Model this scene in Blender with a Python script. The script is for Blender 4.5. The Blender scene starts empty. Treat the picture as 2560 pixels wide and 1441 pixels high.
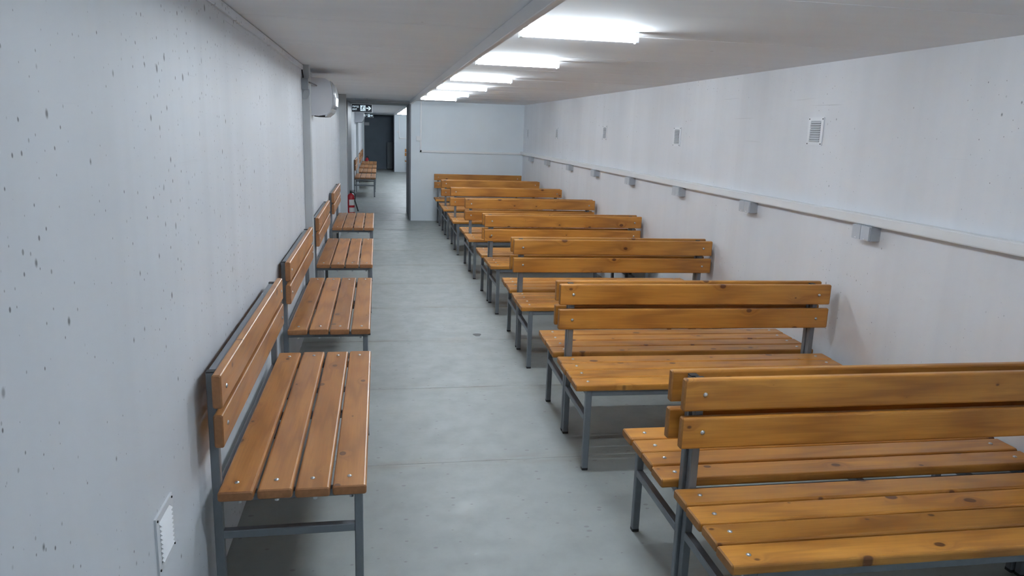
import bpy, math, random
from mathutils import Vector, Matrix
random.seed(7)
scn = bpy.context.scene
COL = scn.collection
PI = math.pi

# ------------------------------------------------------------------ camera
FPX, PITCH, YAW, ROLL, CAMH = 1838.1, .2114, .1816, .0334, 1.689
cp, sp, cy, sy, cr, sr = math.cos(PITCH), math.sin(PITCH), math.cos(YAW), math.sin(YAW), math.cos(ROLL), math.sin(ROLL)
r0 = Vector((cy, -sy, 0)); f0 = Vector((sy*cp, cy*cp, -sp)); u0 = Vector((sy*sp, cy*sp, cp))
rv = r0*cr + u0*sr; uv = u0*cr - r0*sr
cam_d = bpy.data.cameras.new('camera'); cam = bpy.data.objects.new('camera', cam_d); COL.objects.link(cam)
cam_d.sensor_fit = 'HORIZONTAL'; cam_d.sensor_width = 36; cam_d.lens = FPX/2560*36; cam_d.clip_start = .02; cam_d.clip_end = 200
cam.matrix_world = Matrix(((rv.x, uv.x, -f0.x, 0), (rv.y, uv.y, -f0.y, 0), (rv.z, uv.z, -f0.z, CAMH), (0, 0, 0, 1)))
scn.camera = cam

# ------------------------------------------------------------------ world, exposure, lamp strength
w = bpy.data.worlds.new('world'); scn.world = w; w.use_nodes = True
w.node_tree.nodes['Background'].inputs[0].default_value = (.5, .55, .6, 1)
w.node_tree.nodes['Background'].inputs[1].default_value = .05
scn.view_settings.view_transform = 'Standard'; scn.view_settings.look = 'None'
scn.view_settings.gamma = 1; scn.view_settings.use_curve_mapping = False
scn.view_settings.exposure = 2.03
TUBE = 38.0                       # radiance of every ceiling tube
TUBE_COL = (.83, .925, 1.0)
scn.cycles.use_denoising = True
scn.cycles.max_bounces = 6; scn.cycles.diffuse_bounces = 5; scn.cycles.glossy_bounces = 2; scn.cycles.transmission_bounces = 0
scn.cycles.use_light_tree = False; scn.cycles.adaptive_threshold = .03
scn.cycles.caustics_reflective = False; scn.cycles.caustics_refractive = False

# ------------------------------------------------------------------ helpers
def link(o, parent=None):
    COL.objects.link(o)
    if parent: o.parent = parent
    return o
def tag(o, label, cat, group=None):
    o['label'] = label; o['category'] = cat
    if group: o['group'] = group
    return o
def struct(o, label=None):
    o['kind'] = 'structure'
    if label: o['label'] = label
    return o
def empty(name, loc=(0, 0, 0), rz=0, parent=None):
    o = bpy.data.objects.new(name, None); o.location = loc; o.rotation_euler = (0, 0, rz); o.empty_display_size = .1
    return link(o, parent)
def ob(name, me, parent=None, loc=(0, 0, 0), rot=(0, 0, 0)):
    o = bpy.data.objects.new(name, me); o.location = loc; o.rotation_euler = rot
    return link(o, parent)

class MB:
    """collects polygons for one mesh"""
    def __init__(s): s.v = []; s.f = []; s.m = []; s.sm = []
    def add(s, vs, fs, mi=0, smooth=False):
        n = len(s.v); s.v += [tuple(p) for p in vs]
        for f in fs: s.f.append([i+n for i in f]); s.m.append(mi); s.sm.append(smooth)
    def box(s, x0, x1, y0, y1, z0, z1, mi=0):
        vs = [(x, y, z) for z in (z0, z1) for y in (y0, y1) for x in (x0, x1)]
        s.add(vs, [(0, 2, 3, 1), (4, 5, 7, 6), (0, 1, 5, 4), (2, 6, 7, 3), (0, 4, 6, 2), (1, 3, 7, 5)], mi)
    def sweep(s, rings, mi=0, cap=True, smooth=False, cap_mi=None, closed=True):
        n = len(rings[0]); base = len(s.v)
        vs = [p for r in rings for p in r]; fs = []
        for k in range(len(rings)-1):
            for i in range(n if closed else n-1):
                j = (i+1) % n
                fs.append((k*n+i, k*n+j, (k+1)*n+j, (k+1)*n+i))
        s.add(vs, fs, mi, smooth)
        if cap:
            cm = mi if cap_mi is None else cap_mi
            s.f.append([base+i for i in range(n)][::-1]); s.m.append(cm); s.sm.append(False)
            s.f.append([base+(len(rings)-1)*n+i for i in range(n)]); s.m.append(cm); s.sm.append(False)
    def bar(s, axis, a, b, c1, c2, w1, w2, r=.003, seg=1, mi=0, cap_mi=None):
        """rounded square bar along axis from a to b, centred (c1,c2) in the two other axes"""
        prof = rrect(w1, w2, r, seg)
        def pt(t, p):
            q = (c1+p[0], c2+p[1])
            return {'x': (t, q[0], q[1]), 'y': (q[0], t, q[1]), 'z': (q[0], q[1], t)}[axis]
        s.sweep([[pt(t, p) for p in prof] for t in (a, b)], mi, cap_mi=cap_mi)
    def lathe(s, prof, c=(0, 0), seg=16, mi=0, smooth=True):
        rings = []
        for r, z in prof: rings.append([(c[0]+r*math.cos(2*PI*k/seg), c[1]+r*math.sin(2*PI*k/seg), z) for k in range(seg)])
        s.sweep(rings, mi, smooth=smooth)
    def tube(s, pts, r, seg=8, mi=0):
        pts = [Vector(p) for p in pts]; rings = []; up = None
        for i, p in enumerate(pts):
            d = (pts[min(i+1, len(pts)-1)]-pts[max(i-1, 0)]).normalized()
            if up is None: up = d.orthogonal().normalized()
            up = (up-d*up.dot(d)).normalized(); sd = d.cross(up)
            rings.append([p+up*(r*math.cos(2*PI*k/seg))+sd*(r*math.sin(2*PI*k/seg)) for k in range(seg)])
        s.sweep(rings, mi, smooth=True)
    def mesh(s, name, *mats):
        me = bpy.data.meshes.new(name); me.from_pydata(s.v, [], s.f)
        for m in mats: me.materials.append(m)
        me.polygons.foreach_set('material_index', s.m); me.polygons.foreach_set('use_smooth', s.sm)
        import bmesh
        b = bmesh.new(); b.from_mesh(me); bmesh.ops.recalc_face_normals(b, faces=b.faces); b.to_mesh(me); b.free()
        me.update(); return me
def rrect(w, h, r, seg):
    out = []
    for cx, cz, a0 in ((w/2-r, h/2-r, 0), (-w/2+r, h/2-r, PI/2), (-w/2+r, -h/2+r, PI), (w/2-r, -h/2+r, 1.5*PI)):
        for k in range(seg+1):
            a = a0+PI/2*k/seg; out.append((cx+r*math.cos(a), cz+r*math.sin(a)))
    return out
def bez(p, n=10):
    p = [Vector(q) for q in p]; out = []
    for k in range(n+1):
        q = p[:]; t = k/n
        while len(q) > 1: q = [q[i].lerp(q[i+1], t) for i in range(len(q)-1)]
        out.append(q[0])
    return out

# ------------------------------------------------------------------ materials
class NT:
    def __init__(s, name):
        s.mat = bpy.data.materials.new(name); s.mat.use_nodes = True; s.t = s.mat.node_tree
        s.bsdf = s.t.nodes['Principled BSDF']
    def n(s, typ, **kw):
        nd = s.t.nodes.new(typ)
        for k, v in kw.items():
            if k.startswith('i_'):
                key = k[2:]; key = int(key) if key.isdigit() else key.replace('_', ' ')
                s.put(nd.inputs[key], v)
            else: setattr(nd, k, v)
        return nd
    def put(s, sock, v):
        if isinstance(v, bpy.types.NodeSocket): s.t.links.new(v, sock)
        else: sock.default_value = v
    def math(s, op, a, b=0., c=0., clamp=False):
        nd = s.n('ShaderNodeMath', operation=op, use_clamp=clamp)
        s.put(nd.inputs[0], a); s.put(nd.inputs[1], b); s.put(nd.inputs[2], c); return nd.outputs[0]
    def map(s, v, a, b, c=0., d=1.):
        nd = s.n('ShaderNodeMapRange', clamp=True); 
        for i, x in enumerate((v, a, b, c, d)): s.put(nd.inputs[i], x)
        return nd.outputs[0]
    def scale(s, vec, sc, off=None):
        nd = s.n('ShaderNodeMapping'); s.put(nd.inputs['Vector'], vec); nd.inputs['Scale'].default_value = sc
        if off is not None: s.put(nd.inputs['Location'], off)
        return nd.outputs[0]
    def noise(s, vec, sc, det=3, rough=.5):
        return s.n('ShaderNodeTexNoise', i_Vector=vec, i_Scale=sc, i_Detail=det, i_Roughness=rough).outputs['Fac']
    def mix(s, fac, a, b, blend='MIX'):
        nd = s.n('ShaderNodeMix', data_type='RGBA', blend_type=blend)
        s.put(nd.inputs[0], fac); s.put(nd.inputs[6], c4(a)); s.put(nd.inputs[7], c4(b)); return nd.outputs[2]
    def sep(s, vec):
        nd = s.n('ShaderNodeSeparateXYZ'); s.put(nd.inputs[0], vec); return nd.outputs
    def comb(s, x, y, z):
        nd = s.n('ShaderNodeCombineXYZ')
        for i, v in enumerate((x, y, z)): s.put(nd.inputs[i], v)
        return nd.outputs[0]
    def bump(s, h, strength, dist=.01):
        nd = s.n('ShaderNodeBump'); s.put(nd.inputs['Height'], h); nd.inputs['Strength'].default_value = strength; nd.inputs['Distance'].default_value = dist
        s.put(s.bsdf.inputs['Normal'], nd.outputs[0])
def c4(c): return c if isinstance(c, bpy.types.NodeSocket) else (*c, 1) if len(c) == 3 else c

def plain(name, col, rough=.5, metal=0., vary=.06, sc=30.):
    m = NT(name); p = m.n('ShaderNodeTexCoord').outputs['Object']
    if vary > .03:
        f = m.noise(p, sc, 1)
        m.put(m.bsdf.inputs['Base Color'], m.mix(f, [c*(1-vary) for c in col], [min(1, c*(1+vary)) for c in col]))
    else: m.put(m.bsdf.inputs['Base Color'], (*col, 1))
    m.bsdf.inputs['Roughness'].default_value = rough; m.bsdf.inputs['Metallic'].default_value = metal
    return m.mat
def glow(name, col, strength):
    m = NT(name); m.put(m.bsdf.inputs['Base Color'], (.8, .8, .8, 1))
    m.put(m.bsdf.inputs['Emission Color'], (*col, 1)); m.bsdf.inputs['Emission Strength'].default_value = strength
    return m.mat

def wall_mat(name, col, pits, seed, streak=1.0):
    """painted cast concrete: vertical board marks, blow holes, faint scuffs"""
    m = NT(name); p = m.n('ShaderNodeNewGeometry').outputs['Position']
    p = m.scale(p, (1, 1, 1), (seed, seed*1.7, 0))
    blot = m.noise(p, 1.1, 3, .55)
    band = m.noise(m.scale(p, (3.2, 3.2, .12)), 1.3, 3, .6)
    base = m.mix(m.map(blot, .3, .7), [c*.94 for c in col], [min(1, c*1.02) for c in col])
    base = m.mix(m.math('MULTIPLY', m.map(band, .40, .66), .42*streak), base, [c*.87 for c in col])
    if pits > 0:
        # blow holes: small dark pits in loose clusters, thicker where the pour was patchy
        xyz = m.sep(p); pl = m.comb(m.math('ADD', xyz[1], m.math('MULTIPLY', blot, .03)), xyz[2], 0.)
        dens = m.math('MULTIPLY', m.math('SUBTRACT', blot, .5), 1.5)
        tot = None
        for k, (sc, rad, keep) in enumerate(((11., .16, .62), (30., .20, .60))):
            pv = m.scale(pl, (sc, sc*.68, 1), (k*3.1, k*1.7, 0))
            vo = m.n('ShaderNodeTexVoronoi', i_Vector=pv, i_Scale=1.); vo.voronoi_dimensions = '2D'
            rnd = m.sep(vo.outputs['Color'])
            lim = m.math('MULTIPLY', m.math('SUBTRACT', m.math('ADD', rnd[0], dens), keep+.32*(1-pits)), rad)
            hole = m.map(m.math('SUBTRACT', lim, vo.outputs['Distance']), -.025, .03)
            hole = m.math('MULTIPLY', hole, m.map(rnd[1], .0, .6, .35, 1.))
            tot = hole if tot is None else m.math('MAXIMUM', tot, hole)
        # thin level scratches left by the formwork, mostly high up
        scr = m.noise(m.scale(pl, (1.1, 55, 1)), 1., 2, .6)
        tot = m.math('MAXIMUM', tot, m.math('MULTIPLY', m.map(scr, .70, .76), m.map(xyz[2], 1.5, 2.0, 0., .35)))
        base = m.mix(m.math('MULTIPLY', tot, .85), base, (.12, .125, .14))
    m.put(m.bsdf.inputs['Base Color'], base)
    m.bsdf.inputs['Roughness'].default_value = .6
    return m.mat

JOINT0, JOINTD = 3.52, 1.12
def floor_mat():
    m = NT('floor_concrete'); p = m.n('ShaderNodeNewGeometry').outputs['Position']
    xyz = m.sep(p)
    b1 = m.noise(p, .9, 4, .6); b2 = m.noise(p, 7., 4, .65)
    col = m.mix(m.map(b1, .3, .72), (.30, .325, .315), (.372, .398, .382))
    col = m.mix(m.math('MULTIPLY', m.map(b2, .42, .75), .40), col, (.26, .278, .265))
    # brownish seepage hugging the slab joints
    t = m.math('DIVIDE', m.math('SUBTRACT', xyz[1], JOINT0), JOINTD)
    d = m.math('ABSOLUTE', m.math('SUBTRACT', m.math('FRACT', m.math('ADD', t, .5)), .5))
    wv = m.noise(m.scale(p, (1.2, 5, 1)), 2.2, 3, .65)
    seep = m.math('MULTIPLY', m.map(d, .0, .085, 1., 0.), m.map(wv, .40, .64))
    col = m.mix(m.math('MULTIPLY', seep, .6), col, (.25, .225, .175))
    st = m.math('MULTIPLY', m.map(wv, .58, .70), m.map(b1, .5, .62))
    col = m.mix(m.math('MULTIPLY', st, .35), col, (.29, .27, .22))
    # chips and grit
    vo = m.n('ShaderNodeTexVoronoi', i_Vector=m.scale(p, (1, 1.5, 1)), i_Scale=9.); vo.voronoi_dimensions = '2D'
    rr = m.sep(vo.outputs['Color'])[0]
    chip = m.map(m.math('SUBTRACT', m.math('MULTIPLY', m.math('SUBTRACT', rr, .62), .22), m.math('ADD', vo.outputs['Distance'], m.math('MULTIPLY', m.math('SUBTRACT', b2, .5), .25))), -.03, .02)
    col = m.mix(m.math('MULTIPLY', chip, .55), col, (.17, .165, .155))
    m.put(m.bsdf.inputs['Base Color'], col)
    m.put(m.bsdf.inputs['Roughness'], m.map(b2, .3, .7, .42, .62))
    return m.mat
def ceil_mat():
    m = NT('ceiling_plaster'); p = m.n('ShaderNodeNewGeometry').outputs['Position']
    a = m.noise(m.scale(p, (.5, 2.2, 1)), 1.3, 3, .6)
    col = m.mix(m.map(a, .35, .7), (.835, .86, .895), (.88, .905, .935))
    vo = m.n('ShaderNodeTexVoronoi', i_Vector=m.scale(p, (1, 1, 0)), i_Scale=4.5)
    rr = m.sep(vo.outputs['Color'])[0]
    sp_ = m.map(m.math('SUBTRACT', m.math('MULTIPLY', m.math('SUBTRACT', rr, .66), .14), vo.outputs['Distance']), -.008, .01)
    col = m.mix(m.math('MULTIPLY', sp_, .5), col, (.25, .24, .24))
    m.put(m.bsdf.inputs['Base Color'], col); m.bsdf.inputs['Roughness'].default_value = .8
    return m.mat
def wood_mat(name, light, mid, dark, knot, rough=.30):
    m = NT(name); tc = m.n('ShaderNodeTexCoord').outputs['Object']
    rnd = m.n('ShaderNodeObjectInfo').outputs['Random']
    off = m.comb(m.math('MULTIPLY', rnd, 57.3), m.math('MULTIPLY', rnd, 113.7), m.math('MULTIPLY', rnd, 31.1))
    p = m.n('ShaderNodeVectorMath', operation='ADD'); m.put(p.inputs[0], tc); m.put(p.inputs[1], off); p = p.outputs[0]
    # knots
    kp = m.scale(p, (3.7, 5.4, 0))
    vo = m.n('ShaderNodeTexVoronoi', i_Vector=kp, i_Scale=1.); vo.voronoi_dimensions = '2D'
    d = vo.outputs['Distance']; kr = m.sep(vo.outputs['Color'])
    rad = m.map(kr[0], .25, 1., .0, .085)
    kn = m.map(m.math('SUBTRACT', d, rad), -.012, .012, 1., 0.)
    halo = m.map(m.math('SUBTRACT', d, rad), .0, .22, 1., 0.)
    # grain: stretched noise, pushed aside round the knots
    warp = m.math('MULTIPLY', m.math('POWER', halo, 2.), m.math('MULTIPLY', kr[0], .55))
    xyz = m.sep(p)
    gv = m.comb(m.math('MULTIPLY', xyz[0], 1.1), m.math('ADD', m.math('MULTIPLY', xyz[1], 17.), m.math('MULTIPLY', warp, 3.)), m.math('MULTIPLY', xyz[2], 17.))
    g1 = m.noise(gv, 1., 3, .6)
    ring = m.n('ShaderNodeTexWave', i_Vector=m.scale(gv, (.35, 1, .7)), i_Scale=1.3, i_Distortion=6., i_Detail=3., i_Detail_Scale=.7).outputs['Fac']
    g2 = m.noise(m.scale(p, (6, 160, 160)), 1., 2, .6)
    col = m.mix(m.map(g1, .3, .7), mid, light)
    col = m.mix(m.math('MULTIPLY', m.math('POWER', ring, 3.), .40), col, dark)
    col = m.mix(m.math('MULTIPLY', m.map(g2, .45, .75), .22), col, dark)
    blot = m.noise(m.scale(p, (2.2, 6, 6)), 1., 2, .6)
    col = m.mix(m.math('MULTIPLY', m.map(blot, .52, .75), .3), col, dark)
    tone = m.math('ADD', .84, m.math('MULTIPLY', m.math('FRACT', m.math('MULTIPLY', rnd, 17.37)), .28))
    hsv = m.n('ShaderNodeHueSaturation'); m.put(hsv.inputs['Color'], col); m.put(hsv.inputs['Value'], tone); hsv.inputs['Saturation'].default_value = 1.0
    col = m.mix(m.math('MULTIPLY', halo, .18), hsv.outputs[0], dark)
    kc = m.mix(m.map(m.math('SUBTRACT', d, rad), -.035, .0), [c*1.5 for c in knot], knot)
    col = m.mix(m.math('MULTIPLY', kn, .85), col, kc)
    m.put(m.bsdf.inputs['Base Color'], col)
    m.put(m.bsdf.inputs['Roughness'], m.map(g1, .3, .7, rough, rough+.14))
    m.bsdf.inputs['Specular IOR Level'].default_value = .6
    return m.mat

WALL_L = wall_mat('wall_paint_pitted', (.775, .805, .85), 1.0, 3.1)
WALL_R = wall_mat('wall_paint', (.79, .81, .845), .35, 11.7)
WALL_B = wall_mat('wall_paint_smooth', (.81, .875, .92), 0., 21.3, .3)
FLOOR = floor_mat(); CEIL = ceil_mat()
JOINT = plain('joint_dirt', (.30, .30, .27), .9, 0, .3, 5); JOINTC = plain('ceiling_joint', (.42, .41, .41), .9)
CRACK = plain('dark_gap', (.03, .03, .03), .9)
GOLD = wood_mat('pine_golden', (.63, .285, .050), (.48, .192, .026), (.22, .066, .011), (.075, .022, .008))
GOLD_E = plain('pine_golden_end', (.33, .140, .032), .6, 0, .22, 60)
TAN = wood_mat('pine_tan', (.555, .250, .074), (.44, .184, .049), (.25, .090, .026), (.085, .034, .018))
TAN_E = plain('pine_tan_end', (.34, .150, .058), .6, 0, .25, 60)
STEEL = plain('grey_painted_steel', (.20, .218, .242), .40, .2, .08, 40)
BLACKP = plain('black_plastic', (.018, .018, .02), .5)
ZINC = plain('zinc_bolt', (.62, .64, .66), .28, .9, .05, 200)
WHITEP = plain('white_plastic', (.82, .835, .85), .4, 0, .02)
GREYP = plain('grey_plastic', (.42, .45, .49), .45, 0, .04)
LIDP = plain('light_grey_plastic', (.52, .555, .60), .4, 0, .03)
VENTW = plain('white_vent_plastic', (.80, .82, .85), .4, 0, .02)
RIBM = plain('rib_paint', (.50, .525, .54), .6, 0, .05, 6)
JAMBM = plain('jamb_paint_shaded', (.17, .18, .205), .5, 0, .08, 8)  # jamb grey darkened to stand in for the side without direct light
JAMBL = plain('jamb_paint_lit', (.36, .375, .40), .5, 0, .06, 8)  # same jamb grey, made lighter for the side that catches the light
DARKW = plain('dark_grey_paint', (.15, .185, .23), .7, 0, .12, 3)
DARKC = plain('dark_cabinet_paint', (.14, .16, .18), .55, 0, .06, 8)
RED = plain('red_paint', (.40, .012, .022), .3)
LABELW = plain('paper_label', (.60, .60, .58), .5, 0, .15, 60)
DIFF = glow('tube_glow', TUBE_COL, TUBE)
ACW = plain('air_conditioner_white', (.72, .74, .79), .25, 0, .01)
ACG = plain('air_conditioner_gloss', (.60, .62, .66), .16, .3, .01)
SIGNB = plain('sign_black', (.006, .010, .022), .35, 0, .02)
SIGNG = glow('sign_glow', (.62, .84, 1.), .20)
ALU = plain('sign_frame', (.62, .64, .66), .35, .4)

# ------------------------------------------------------------------ the setting
XL, XR, CE = -.604, 2.622, 2.143
Y0, YB, Y1, YB2, YE = .25, 13.62, 15.2, 28.5, 30.25       # near wall, back wall, second room, its back wall, dark end
DL, DR, DT = -.55, .54, 2.10                              # door passages
YS = -1.35
def one(name, boxes, mat, label=None, kids=()):
    b = MB()
    for q in boxes: b.box(*q)
    return struct(ob(name, b.mesh(name, mat)), label)
one('wall_left', [(XL-.25, XL, Y0-.02, YB2+.4, -.1, CE+.1)], WALL_L, 'long white painted concrete wall with dark blow holes')
one('wall_right', [(XR, XR+.25, Y0-.02, YB2+.4, -.1, CE+.1)], WALL_R, 'long white painted concrete wall above the socket conduit')
def cross(name, ya, yb, mat, label):
    return one(name, [(XL, DL, ya, yb, 0, CE), (DR, XR, ya, yb, 0, CE), (DL, DR, ya, yb, DT, CE)], mat, label)
cross('wall_back', YB, Y1, WALL_B, 'white end wall with the doorway passage')
cross('wall_front', YS+.2, Y0, WALL_B, 'end wall around the passage the camera stands in')
cross('wall_far', YB2, YB2+.4, WALL_B, 'white end wall of the room beyond the doorway')
one('wall_light_stop', [(DL-.1, DR+.1, YS, YS+.2, 0, CE)], WALL_B, 'unseen added wall closing the passage behind the camera against light leaks')  # added out of view so no light leaks through the open passage
one('wall_end', [(XL-.2, 1.6, YE, YE+.2, 0, CE)], DARKW, 'dark grey wall at the very end of the corridor')
one('wall_vestibule_left', [(XL-.2, XL, YB2+.4, YE, 0, CE)], DARKW, 'dark grey wall beside the extinguisher in the end vestibule')
one('wall_vestibule_right', [(1.4, 1.6, YB2+.4, YE, 0, CE)], DARKW, 'dark grey wall behind the cabinet in the end vestibule')
# passage lining
def lining(name, ya, yb):
    e = empty(name, (0, ya, 0)); struct(e, 'grey lined doorway passage')
    b = MB(); b.box(DL-.02, DL+.004, -.012, yb-ya+.012, 0, DT); ob('jamb', b.mesh('jamb_lit', JAMBL), e)
    b = MB(); b.box(DR-.004, DR+.02, -.012, yb-ya+.012, 0, DT); ob('jamb', b.mesh('jamb_shaded', JAMBM), e)
    b = MB(); b.box(DL-.02, DR+.02, -.012, yb-ya+.012, DT-.006, DT+.02); ob('lintel', b.mesh('lintel', RIBM), e)
lining('door_1', YB, Y1); lining('door_2', YB2, YB2+.4); lining('door_3', YS+.2, Y0)
# floor: cast slabs with open joints over a dusty bed
def slabs(name, piece, ya, yb, x0, x1, z0, z1, ztop, mat, bedmat, bed, gap, label):
    b = MB(); b.box(x0, x1, ya, yb, *bed); root = struct(ob(name, b.mesh(name, bedmat)), label)
    ks = [k for k in range(-8, 40) if ya < JOINT0+k*JOINTD < yb]
    ed = [ya]+[JOINT0+k*JOINTD for k in ks]+[yb]
    cache = {}
    for a, c in zip(ed[:-1], ed[1:]):
        L = round(c-a, 3)
        if L < .03: continue
        if L not in cache:
            q = MB(); ch = .002 if ztop > 0 else .004; y0, y1 = -L/2+gap/2, L/2-gap/2; s_ = 1 if ztop > 0 else -1
            zt, zb = (z1, z0) if s_ > 0 else (z0, z1)
            q.sweep([[(x0, y0, zb), (x1, y0, zb), (x1, y1, zb), (x0, y1, zb)], [(x0, y0, zt-s_*ch), (x1, y0, zt-s_*ch), (x1, y1, zt-s_*ch), (x0, y1, zt-s_*ch)],
                     [(x0, y0+ch, zt), (x1, y0+ch, zt), (x1, y1-ch, zt), (x0, y1-ch, zt)]])
            cache[L] = q.mesh(piece, mat)
        ob(piece, cache[L], root, (0, (a+c)/2, 0))
    return root
fl = slabs('floor', 'floor_slab', YS, YE, XL, XR, -.06, 0, 1, FLOOR, JOINT, (-.10, -.0015), .0025, 'grey concrete floor of wide cast slabs')
b = MB(); b.sweep([[(-.10+.0, 12.322, .0004), (.05, 12.318, .0012), (.40, 12.314, .0012), (.66, 12.322, .0004), (.40, 12.331, .0012), (.05, 12.330, .0012)],
                   [(-.10, 12.322, -.003), (.05, 12.318, -.003), (.40, 12.314, -.003), (.66, 12.322, -.003), (.40, 12.331, -.003), (.05, 12.330, -.003)]])
ob('floor_crack', b.mesh('floor_crack', CRACK), fl)
b = MB(); b.sweep([[(.80+.032*math.cos(a)*(1+.25*math.sin(3*a)), 5.90+.05*math.sin(a)*(1+.2*math.cos(2*a)), z) for a in [k*PI/8 for k in range(16)]] for z in (-.002, .0008)])
ob('floor_patch', b.mesh('floor_patch', plain('patch_dirt', (.16, .165, .16), .9)), fl)
slabs('ceiling', 'ceiling_slab', YS, YE, XL, XR, CE, CE+.06, -1, CEIL, JOINTC, (CE+.003, CE+.12), .005, 'white plastered concrete ceiling')
# wall ribs beside the benches
def rib(name, y, w_, dep, label):
    b = MB(); b.bar('z', 0, CE, XL+dep/2-.002, y, dep, w_, .004); struct(ob(name, b.mesh(name, RIBM)), label)
rib('trim_1', 6.30, .10, .062, 'grey vertical rib on the pitted wall beside the air conditioner')
rib('trim_2', 11.92, .12, .106, 'grey vertical rib on the pitted wall near the doorway')
rib('trim_3', 20.28, .10, .062, 'grey vertical rib on the wall of the far room')
b = MB(); b.bar('y', Y0, 6.25, XL+.006, 2.121, .014, .036, .002); struct(ob('trim_4', b.mesh('trim_4', WALL_L)), 'thin strip along the top of the pitted wall')

# ------------------------------------------------------------------ benches
LEN, OV, TUBEW = 1.591, .074, .03
SEAT, BACK, PT, BT = .465, .88, .035, .031
def board_mesh(name, Lx, W, T, r, mats):
    b = MB(); prof = rrect(W, T, r, 3); small = rrect(W-.008, T-.008, max(.002, r-.003), 3)
    b.sweep([[(-Lx/2, p[0], p[1]) for p in small], [(-Lx/2+.005, p[0], p[1]) for p in prof], [(Lx/2-.005, p[0], p[1]) for p in prof], [(Lx/2, p[0], p[1]) for p in small]], 0, cap_mi=1)
    for i, f in enumerate(b.f):
        xs = [b.v[k][0] for k in f]
        if max(xs) < -Lx/2+.0051 or min(xs) > Lx/2-.0051: b.m[i] = 1
    return b.mesh(name, *mats)
BH, BG = .116, .023
DIM = {'gold': (.464, .112, .0095), 'tan': (.478, .1155, .010)}      # leg spacing, plank width, gap
M = {}
for key, mats in (('gold', (GOLD, GOLD_E)), ('tan', (TAN, TAN_E))):
    M[key] = (board_mesh('seat_plank', LEN, DIM[key][1], PT, .009, mats), board_mesh('back_board', LEN, BH, BT, .008, mats))
def frame_mesh(name, fn, mat=STEEL):
    b = MB(); fn(b); return b.mesh(name, mat)
h = TUBEW/2; XE = LEN/2-OV
ZU = SEAT-PT
M['front_leg'] = frame_mesh('front_leg', lambda b: b.bar('z', .004, ZU, 0, 0, TUBEW, TUBEW, .003))
M['rear_post'] = frame_mesh('rear_post', lambda b: b.bar('z', .004, BACK-.012, 0, 0, TUBEW, TUBEW, .003))
M['foot_cap'] = frame_mesh('foot_cap', lambda b: b.bar('z', 0, .012, 0, 0, TUBEW+.001, TUBEW+.001, .003), BLACKP)
M['post_cap'] = frame_mesh('post_cap', lambda b: b.bar('z', BACK-.012, BACK-.008, 0, 0, TUBEW, TUBEW, .003), BLACKP)
for key in DIM:
    M['side_stretcher', key] = frame_mesh('side_stretcher', lambda b: b.bar('y', h, DIM[key][0]-h, 0, .273, TUBEW, TUBEW, .003))
    M['seat_bearer', key] = frame_mesh('seat_bearer', lambda b: b.bar('y', h, DIM[key][0]-h, 0, ZU-h, TUBEW, TUBEW, .003))
M['long_rail'] = frame_mesh('long_rail', lambda b: b.bar('x', -XE+h, XE-h, 0, 0, TUBEW, TUBEW, .003))
def bolt(b):
    b.lathe([(.0085, 0), (.0085, .0012), (.0070, .0035), (.0040, .0052), (.0010, .0058)], seg=10)
M['bolt'] = frame_mesh('bolt', bolt, ZINC)
M['nut'] = frame_mesh('nut', lambda b: b.lathe([(.008, -.012), (.008, -.001)], seg=6, smooth=False), ZINC)
rb = random.Random(3)
def bench(kind, loc, rz, label, group, bolts=True):
    """origin at the middle of the front-leg line; seat faces local -Y"""
    t = empty('pine_bench', loc, rz); tag(t, label, 'bench', group)
    pm, bm = M[kind]; DEP, PW, PG = DIM[kind]
    y = -.03+PW/2
    for k in range(4):
        dx = rb.uniform(-.004, .004)
        o = ob('seat_plank', pm, t, (dx, y+rb.uniform(-.0015, .0015), SEAT-PT/2), (0, 0, rb.uniform(-.001, .001)+(PI if rb.random() < .5 else 0)))
        if bolts:
            fl_ = abs(o.rotation_euler.z) > 1
            for sx in (-1, 1):
                ob('bolt', M['bolt'], o, (sx*XE*(1)+rb.uniform(-.004, .004), rb.uniform(-.006, .006), PT/2-.0006))
                ob('nut', M['nut'], o, (sx*XE+rb.uniform(-.002, .002), rb.uniform(-.004, .004), -PT/2-TUBEW))
        y += PW+PG
    yb = DEP-h-BT/2
    for k in range(2):
        z = BACK-BH/2-k*(BH+BG)
        o = ob('back_board', bm, t, (rb.uniform(-.005, .005), yb, z), (PI/2, 0, rb.uniform(-.001, .001)))
        if bolts:
            for sx in (-1, 1): ob('bolt', M['bolt'], o, (sx*XE+rb.uniform(-.004, .004), rb.uniform(-.004, .004), BT/2-.0006))
    for sx in (-1, 1):
        a = ob('front_leg', M['front_leg'], t, (sx*XE, 0, 0)); ob('foot_cap', M['foot_cap'], a)
        p = ob('rear_post', M['rear_post'], t, (sx*XE, DEP, 0)); ob('foot_cap', M['foot_cap'], p); ob('post_cap', M['post_cap'], p)
        ob('side_stretcher', M['side_stretcher', kind], t, (sx*XE, 0, 0)); ob('seat_bearer', M['seat_bearer', kind], t, (sx*XE, 0, 0))
    ob('seat_bearer', M['seat_bearer', kind], t, (0, 0, 0))
    ob('front_rail', M['long_rail'], t, (0, 0, ZU-h)); ob('rear_rail', M['long_rail'], t, (0, DEP, ZU-h)); ob('top_rail', M['long_rail'], t, (0, DEP, BACK-(.012 if kind == 'tan' else .034)-h))
    return t
ORD = ['first', 'second', 'third', 'fourth', 'fifth', 'sixth', 'seventh', 'eighth']
ROWS = [(1.0860, 1.8090, -.0146, .034), (1.0266, 3.3696, -.0305, .040), (1.0605, 5.0069, -.0237, .068), (1.0753, 6.5987, -.0005, .082),
        (1.0681, 8.2436, .0029, .068), (1.0448, 9.866, -.0032, .055), (1.0422, 11.351, .0063, .055), (1.0369, 12.9176, -.0032, None)]
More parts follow.
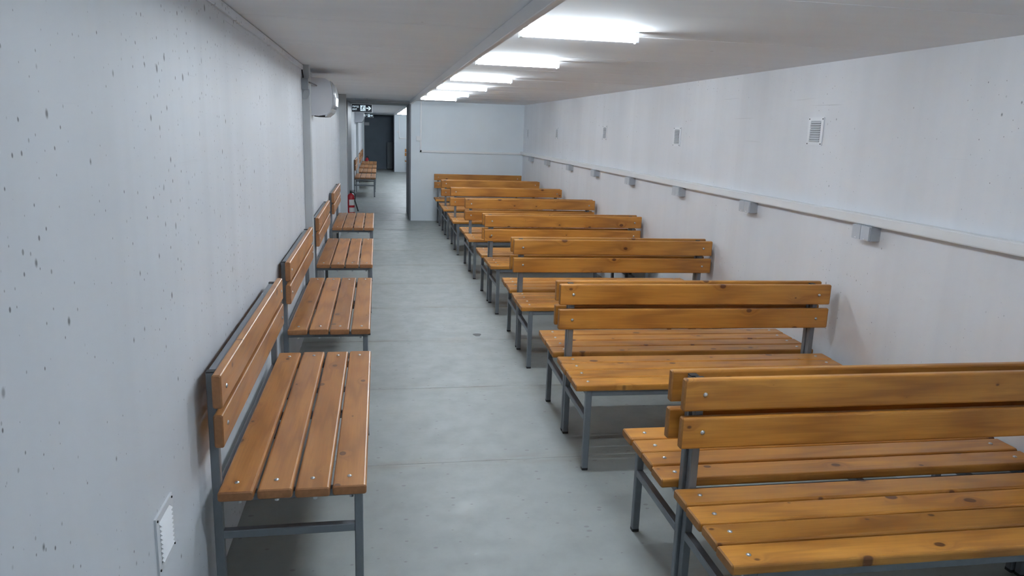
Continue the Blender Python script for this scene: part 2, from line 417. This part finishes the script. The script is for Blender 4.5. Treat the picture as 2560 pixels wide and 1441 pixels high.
GR = 'golden pine benches back to back by the conduit wall'
for i, (x, y, ro, g) in enumerate(ROWS):
    c, s = math.cos(ro), math.sin(ro)
    def P(lx, ly): return (x+c*lx-s*ly, y+s*lx+c*ly, 0)
    if i < 7:
        bench('gold', P(XE, 0), ro, 'golden pine bench facing the camera, %s back-to-back pair from the camera' % ORD[i], GR)
        bench('gold', P(XE+(-.012 if i == 0 else rb.uniform(-.006, .006)), 2*DIM['gold'][0]+g), ro+PI, 'golden pine bench facing the white end wall, %s back-to-back pair from the camera' % ORD[i], GR)
    else:
        bench('gold', P(XE, 0), ro, 'single golden pine bench standing alone before the white end wall', GR)
GL = 'tan pine benches along the pitted wall'
LBN = [(-.049, 2.4007, 0), (-.0636, 4.45, .0025), (-.0664, 6.6335, .003), (-.078, 9.1033, .0018)]
for i, (x, y, a) in enumerate(LBN):
    bench('tan', (x-.03, y+LEN/2, 0), PI/2+a, 'tan pine bench along the pitted wall, %s from the camera' % ORD[i], GL)
for i, y in enumerate((18.10, 20.42, 22.67, 25.0)):
    bench('tan', (-.092-.03, y+LEN/2, 0), PI/2, 'tan pine bench in the room past the doorway, %s from that doorway' % ORD[i], 'tan pine benches past the doorway', bolts=False)
bench('gold', (.93+LEN/2, 27.55, 0), 0, 'pine bench barely showing past the doorway edge, by the far end wall', 'benches by the far end wall', bolts=False)

# ------------------------------------------------------------------ ceiling conduit and tube lights
def long_conduit(y0, y1, label):
    b = MB(); b.bar('y', y0, y1, .552, CE-.029, .034, .058, .003); tag(ob('ceiling_conduit', b.mesh('ceiling_conduit', WHITEP)), label, 'conduit')
long_conduit(Y0, YB, 'long white cable conduit running down the ceiling beside the tube lights')
long_conduit(Y1, YB2, 'white ceiling cable conduit in the room past the doorway')
TL, TZ = .55, CE
def tube_meshes():
    r, zc = .0150, -.031
    b = MB(); b.bar('x', -TL/2, TL/2, 0, -.006, .034, .012, .002); base = b.mesh('tube_base', WHITEP)
    b = MB(); prof = [(r*math.cos(2*PI*k/8+.39), zc+r*math.sin(2*PI*k/8+.39)) for k in range(8)]
    b.sweep([[(x, p[0], p[1]) for p in prof] for x in (-TL/2+.012, TL/2-.012)]); dif = b.mesh('diffuser', DIFF)
    b = MB(); b.bar('x', 0, .013, 0, -.025, .036, .050, .008, 2); cap = b.mesh('end_cap', WHITEP)
    b = MB(); b.tube([(-TL/2+.004, 0, -.012), (-TL/2-.012, .0, -.011), (-TL/2-.040, .004, -.009)], .003, 6); lead = b.mesh('lead', GREYP)
    return base, dif, cap, lead
TM = tube_meshes()
def tube_light(x, y, rz, label, group):
    t = empty('tube_light', (x, y, TZ), rz); tag(t, label, 'light', group)
    ob('base', TM[0], t); ob('diffuser', TM[1], t); ob('lead', TM[3], t)
    ob('end_cap', TM[2], t, (-TL/2, 0, 0)); ob('end_cap', TM[2], t, (TL/2-.013, 0, 0))
TY = [3.37, 4.90, 6.66, 8.25, 9.92, 11.54]
tube_light(.888, 1.74, -.01, 'glowing tube light on the ceiling just above the picture', 'tube lights on the ceiling')
for i, y in enumerate(TY):
    tube_light(.888, y, (-.01, .012, .012, .02, .02, .005)[i], 'glowing white tube light on the ceiling, %s in the row from the camera' % ORD[i], 'tube lights on the ceiling')
for i, y in enumerate((18.2, 19.9, 21.5, 23.2, 24.8, 26.5)):
    tube_light(.888, y, 0, 'glowing ceiling tube light past the doorway, %s from that doorway' % ORD[i], 'tube lights past the doorway')

# ------------------------------------------------------------------ conduit wall: trunking, sockets, vents
b = MB(); b.bar('y', Y0+.02, YB-.002, XR-.0255, 1.279, .05, .054, .003); tr = b.mesh('trunking_run', WHITEP)
t = empty('cable_trunking', (0, 0, 0)); tag(t, 'long white cable trunking along the wall above the socket boxes', 'conduit')
o = ob('trunking_run', tr, t)
b = MB(); b.bar('y', Y0+.02, YB-.002, XR-.0505, 1.279, .004, .044, .0015); o = ob('trunking_cover', b.mesh('trunking_cover', WHITEP), t)
def socket_meshes():
    b = MB(); b.bar('x', -.056, 0, 0, -.04, .148, .08, .005, 2); body = b.mesh('socket_body', GREYP)
    b = MB(); b.bar('x', -.068, -.056, 0, -.04, .069, .076, .005, 2); lid = b.mesh('socket_lid', LIDP)
    b = MB(); b.bar('x', -.0695, -.068, 0, -.070, .018, .005, .002, 1); mark = b.mesh('lid_catch', VENTW)
    return body, lid, mark
SM = socket_meshes()
SY = [3.556, 4.876, 6.144, 7.45, 8.75, 10.0, 11.41, 12.69]
for i, y in enumerate(SY):
    t = empty('socket_box', (XR, y, 1.251)); tag(t, 'grey two-lid socket box under the trunking, %s from the camera' % ORD[i], 'socket', 'socket boxes under the trunking')
    ob('body', SM[0], t)
    for s in (-1, 1):
        l = ob('lid', SM[1], t, (0, s*.0365, 0)); ob('catch', SM[2], l)
def vent_meshes():
    b = MB(); W, H = .160, .168
    for q in ((-W/2, W/2, -H/2, -H/2+.022), (-W/2, W/2, H/2-.022, H/2), (-W/2, -W/2+.026, -H/2+.022, H/2-.022), (W/2-.026, W/2, -H/2+.022, H/2-.022)):
        b.box(-.006, 0, *q)
    fr = b.mesh('vent_frame', VENTW)
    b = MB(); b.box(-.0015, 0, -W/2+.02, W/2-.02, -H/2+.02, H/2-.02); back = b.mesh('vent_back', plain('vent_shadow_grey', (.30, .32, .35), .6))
    b = MB(); b.sweep([[(-.0125, y, -.0040), (-.0115, y, -.0055), (-.0016, y, .0035), (-.0022, y, .0050)] for y in (-W/2+.026, W/2-.026)]); sl = b.mesh('vent_slat', VENTW)
    b = MB(); b.sweep([[(x, .0035*math.cos(k*PI/4), .0035*math.sin(k*PI/4)) for k in range(8)] for x in (-.006, -.0085)]); sc = b.mesh('vent_screw', CRACK)
    return fr, back, sl, sc
VM = vent_meshes()
def vent(x, y, z, rz, label, group=None):
    t = empty('wall_vent', (x, y, z), rz); tag(t, label, 'vent', group)
    ob('frame', VM[0], t); ob('backing', VM[1], t)
    for k in range(9): ob('slat', VM[2], t, (0, 0, -.0545+k*.01355))
    for sy_ in (-1, 1):
        for sz in (-1, 1): ob('screw', VM[3], t, (0, sy_*.070, sz*.074))
for i, (y, z) in enumerate(((4.195, 1.742), (6.35, 1.68), (8.545, 1.695), (10.97, 1.667), (13.2, 1.64))):
    vent(XR, y, z, 0, 'white louvred vent above the cable trunking, %s from the camera' % ORD[i], 'vents above the trunking')
vent(XL, 2.02, .545, PI, 'white louvred vent low on the pitted wall beside a tan bench')

# end-wall conduit with a switch
def end_conduit(ye, wide, label, slabel):
    t = empty('wall_conduit', (.736, ye, 1.25)); tag(t, label, 'conduit')
    b = MB(); b.bar('z', 0, CE-1.25, 0, -.014, .030, .028, .002); ob('riser', b.mesh('riser', WHITEP), t)
    b = MB(); b.bar('x', -.013, wide-.736, -.014, .015, .028, .036, .002); ob('level_run', b.mesh('level_run', WHITEP), t)
    t = empty('light_switch', (.688, ye, 1.49)); tag(t, slabel, 'switch')
    b = MB(); b.bar('y', -.035, 0, 0, 0, .068, .080, .004, 2); ob('housing', b.mesh('switch_housing', WHITEP), t)
    b = MB(); b.bar('y', -.042, -.035, 0, 0, .050, .058, .004, 2); ob('rocker', b.mesh('switch_rocker', WHITEP), t)
end_conduit(YB, XR-.04, 'thin white conduit down and across the white end wall', 'white light switch beside the conduit riser on the end wall')
end_conduit(YB2, 2.2, 'thin white conduit on the end wall past the doorway', 'white light switch on the end wall past the doorway')

# ------------------------------------------------------------------ air conditioners
def ac_unit(y, length, label):
    t = empty('air_conditioner', (XL, y, 1.75)); tag(t, label, 'air conditioner', 'wall air conditioners')
    body = [(.002, .010), (.10, .004), (.165, .016), (.196, .045), (.214, .10), (.220, .17), (.214, .24), (.196, .290), (.16, .312), (.002, .322)]
    b = MB(); b.sweep([[(p[0], yy, p[1]) for p in body] for yy in (0, length)]); ob('casing', b.mesh('ac_casing', ACW), t)
    pan = [(.198, .075), (.2145, .10), (.221, .17), (.2155, .24), (.197, .291), (.203, .294), (.223, .243), (.230, .17), (.224, .10), (.209, .070)]
    b = MB(); b.sweep([[(p[0], yy, p[1]) for p in pan] for yy in (.004, length-.004)], smooth=True); ob('front_panel', b.mesh('ac_front', ACG), t)
    fl_ = [(.150, .008), (.190, .040), (.205, .068), (.212, .066), (.197, .034), (.155, .000)]
    b = MB(); b.sweep([[(p[0], yy, p[1]) for p in fl_] for yy in (.03, length-.03)]); ob('air_flap', b.mesh('ac_flap', ACG), t)
    b = MB(); b.box(.06, .145, .06, length-.06, -.001, .006); ob('outlet_slot', b.mesh('ac_slot', CRACK), t)
    for k in range(5): b = MB(); b.box(.03+.026*k, .044+.026*k, .05, length-.05, .318-.002*k, .324-.0035*k); ob('intake_slat', b.mesh('ac_intake', GREYP), t)
ac_unit(6.56, .70, 'white wall air conditioner beside the grey rib above the benches')
ac_unit(19.30, .80, 'white wall air conditioner in the room past the doorway')
# junction box and its cables on the first rib
t = empty('junction_box', (-.578, 6.25, 1.95)); tag(t, 'small grey junction box on the rib beside the air conditioner', 'junction box')
b = MB(); b.bar('y', -.045, -.002, 0, .045, .056, .088, .005, 2); ob('housing', b.mesh('jb_housing', GREYP), t)
b = MB(); b.bar('y', -.052, -.045, 0, .045, .052, .084, .005, 2); ob('lid', b.mesh('jb_lid', plain('junction_box_grey', (.30, .325, .35), .5)), t)
b = MB(); b.tube(bez([(-.012, -.025, .088), (-.012, -.028, .125), (-.022, -.012, .115), (-.022, -.006, .185)], 12), .0045); ob('supply_cable', b.mesh('jb_cable', BLACKP), t)
b = MB(); b.tube([Vector((.006+.034*math.sin(a), -.022, -.036-.040*math.cos(a))) for a in [PI*(.88+1.24*k/18*1.0)-PI*.0 for k in range(0)]] or bez([(.0, -.025, .002), (-.045, -.024, -.06), (-.01, -.022, -.11), (.05, -.02, -.06), (.03, -.02, .004)], 18), .0035); ob('loop_cable', b.mesh('jb_loop', GREYP), t)
b = MB(); b.tube(bez([(.026, -.02, .06), (.05, .05, .055), (.06, .20, .055), (.064, .30, .05)], 10), .005); ob('feed_cable', b.mesh('jb_feed', plain('dark_grey_cable', (.12, .12, .13), .5)), t)

# ------------------------------------------------------------------ exit signs
def text_mesh(txt, size, mat, name):
    cu = bpy.data.curves.new(name, 'FONT'); cu.body = txt; cu.size = size; cu.extrude = .0006; cu.offset = size*.012
    o = bpy.data.objects.new(name, cu); COL.objects.link(o)
    dg = bpy.context.evaluated_depsgraph_get(); dg.update()
    me = bpy.data.meshes.new_from_object(o.evaluated_get(dg)); bpy.data.objects.remove(o)
    me.materials.clear(); me.materials.append(mat); me.name = name
    return me
def prism(b, pts, y0, y1, mi=0): b.sweep([[(p[0], y, p[1]) for p in pts] for y in (y0, y1)], mi)
def stroke(b, a, c, w_, y0, y1):
    a = Vector((a[0], a[1])); c = Vector((c[0], c[1])); d = (c-a).normalized(); n = Vector((-d.y, d.x))*w_/2; e = d*w_*.35
    prism(b, [tuple(a+n-e), tuple(c+n+e), tuple(c-n+e), tuple(a-n-e)], y0, y1)
TXT = (text_mesh('ВИХІД', .037, SIGNG, 'sign_word'), text_mesh('EXIT', .037, SIGNG, 'sign_word_latin'))
def exit_sign(x, y, z, rise, label):
    W, H = .335, .128
    t = empty('exit_sign', (x, y, z)); tag(t, label, 'sign', 'hanging exit signs')
    b = MB(); b.box(-W/2, W/2, -.012, .012, -H/2, H/2); ob('panel', b.mesh('sign_panel', SIGNB), t)
    b = MB(); b.bar('x', -W/2-.004, W/2+.004, 0, H/2+.003, .034, .010, .002); b.bar('z', -H/2-.004, H/2, W/2+.006, 0, .012, .034, .002); b.bar('x', -W/2, W/2+.01, 0, -H/2-.003, .030, .006, .001); ob('rim', b.mesh('sign_rim', ALU), t)
    o = ob('word', TXT[0], t, (-W/2+.010, -.0125, .010), (PI/2, 0, 0)); o.scale = (.86, 1, 1)
    o = ob('word', TXT[1], t, (-W/2+.010, -.0125, -.036), (PI/2, 0, 0))
    b = MB(); prism(b, [(-.025, -.047), (.062, -.047), (.062, .047), (-.025, .047)], -.0135, -.012); ob('pictogram', b.mesh('sign_picto', SIGNG), t)
    b = MB(); ya, yb_ = -.0150, -.0135
    prism(b, [(.022+.0085*math.cos(k*PI/5), .030+.0085*math.sin(k*PI/5)) for k in range(10)], ya, yb_)
    for a, c, w_ in (((.016, .018), (.006, -.008), .014), ((.016, .016), (.032, .006), .006), ((.032, .006), (.040, .014), .006), ((.012, .016), (-.006, .010), .006), ((-.006, .010), (-.012, -.004), .006),
                     ((.006, -.008), (.022, -.018), .009), ((.022, -.018), (.018, -.038), .008), ((.004, -.008), (-.004, -.024), .009), ((-.004, -.024), (-.020, -.028), .008)): stroke(b, a, c, w_, ya, yb_)
    prism(b, [(.046, -.047), (.052, -.047), (.052, .036), (.046, .036)], ya, yb_); prism(b, [(-.018, .036), (.052, .036), (.052, .041), (-.018, .041)], ya, yb_)
    ob('running_figure', b.mesh('sign_figure', SIGNB), t)
    b = MB(); prism(b, [(.074, -.009), (.118, -.009), (.118, .009), (.074, .009)], -.0135, -.012)
    for s in (-1, 1): prism(b, [(.106, s*.034), (.124, s*.034), (.156, 0), (.128, 0)], -.0135, -.012)
    ob('arrow', b.mesh('sign_arrow', SIGNG), t)
    for sx in (-.10, .10):
        b = MB(); b.tube([(sx, 0, H/2+.006), (sx+.004, 0, H/2+.02), (sx-.012, .003, rise)], .0018, 6); ob('hanger', b.mesh('sign_hanger', GREYP), t)
exit_sign(-.294, 13.30, 1.978, CE-1.978, 'dark backlit exit sign hanging in front of the doorway')
exit_sign(-.39, 28.25, 2.045, CE-2.045, 'small dark exit sign hanging at the far end, past the doorway')

# ------------------------------------------------------------------ fire extinguishers
def extinguisher(x, y, rz, label):
    t = empty('fire_extinguisher', (x, y, 0), rz); tag(t, label, 'extinguisher', 'fire extinguishers')
    b = MB(); b.lathe([(.060, 0), (.064, .006), (.066, .015), (.066, .43), (.060, .465), (.045, .49), (.024, .502), (.022, .515)], seg=24); ob('cylinder', b.mesh('ext_cylinder', RED), t)
    for z0, z1 in ((.185, .265), (.305, .405)):
        b = MB(); b.sweep([[(r*math.cos(a), r*math.sin(a), z) for a in [(-2.0+k*.13) for k in range(20)]] for r, z in ((.0668, z0), (.0668, z1))], cap=False, closed=False, smooth=True); ob('paper_label', b.mesh('ext_label', LABELW), t)
    b = MB(); b.lathe([(.016, .510), (.020, .520), (.020, .540), (.012, .550)], seg=12); b.bar('x', -.02, .075, 0, .560, .016, .008, .002); b.bar('x', -.01, .07, 0, .540, .014, .008, .002); ob('valve_handle', b.mesh('ext_valve', BLACKP), t)
    b = MB(); b.tube(bez([(.018, 0, .530), (.095, -.01, .525), (.080, -.03, .44), (.070, -.035, .385)], 10), .008); b.tube([(.070, -.035, .39), (.126, -.05, .20)], .011); ob('hose', b.mesh('ext_hose', BLACKP), t)
extinguisher(-.500, 13.30, 0, 'red fire extinguisher standing on the floor beside the doorway')
extinguisher(-.455, 28.35, 1.0, 'red fire extinguisher standing at the far end behind the last bench')

# ------------------------------------------------------------------ dark vestibule at the very end
t = empty('metal_cabinet', (.42, YE-.16, 0)); tag(t, 'dark grey narrow cabinet in the dark vestibule at the far end', 'cabinet')
b = MB(); b.bar('z', .04, 1.06, 0, 0, .24, .26, .006); ob('cabinet_body', b.mesh('cabinet_body', DARKC), t)
b = MB(); b.box(-.11, .11, -.142, -.131, .07, 1.03); d = ob('cabinet_door', b.mesh('cabinet_door', DARKC), t)
b = MB(); b.bar('z', .50, .62, -.085, -.150, .012, .016, .002); ob('handle', b.mesh('cabinet_handle', STEEL), d)
b = MB(); b.box(-.12, .12, -.12, .12, 0, .04); ob('plinth', b.mesh('cabinet_plinth', BLACKP), t)
t = empty('wall_plate', (-.50, YE, 1.75)); tag(t, 'small pale sign plate on the dark end wall', 'sign')
b = MB(); b.bar('y', -.012, 0, 0, 0, .22, .115, .004); ob('plate', b.mesh('plate', LIDP), t)
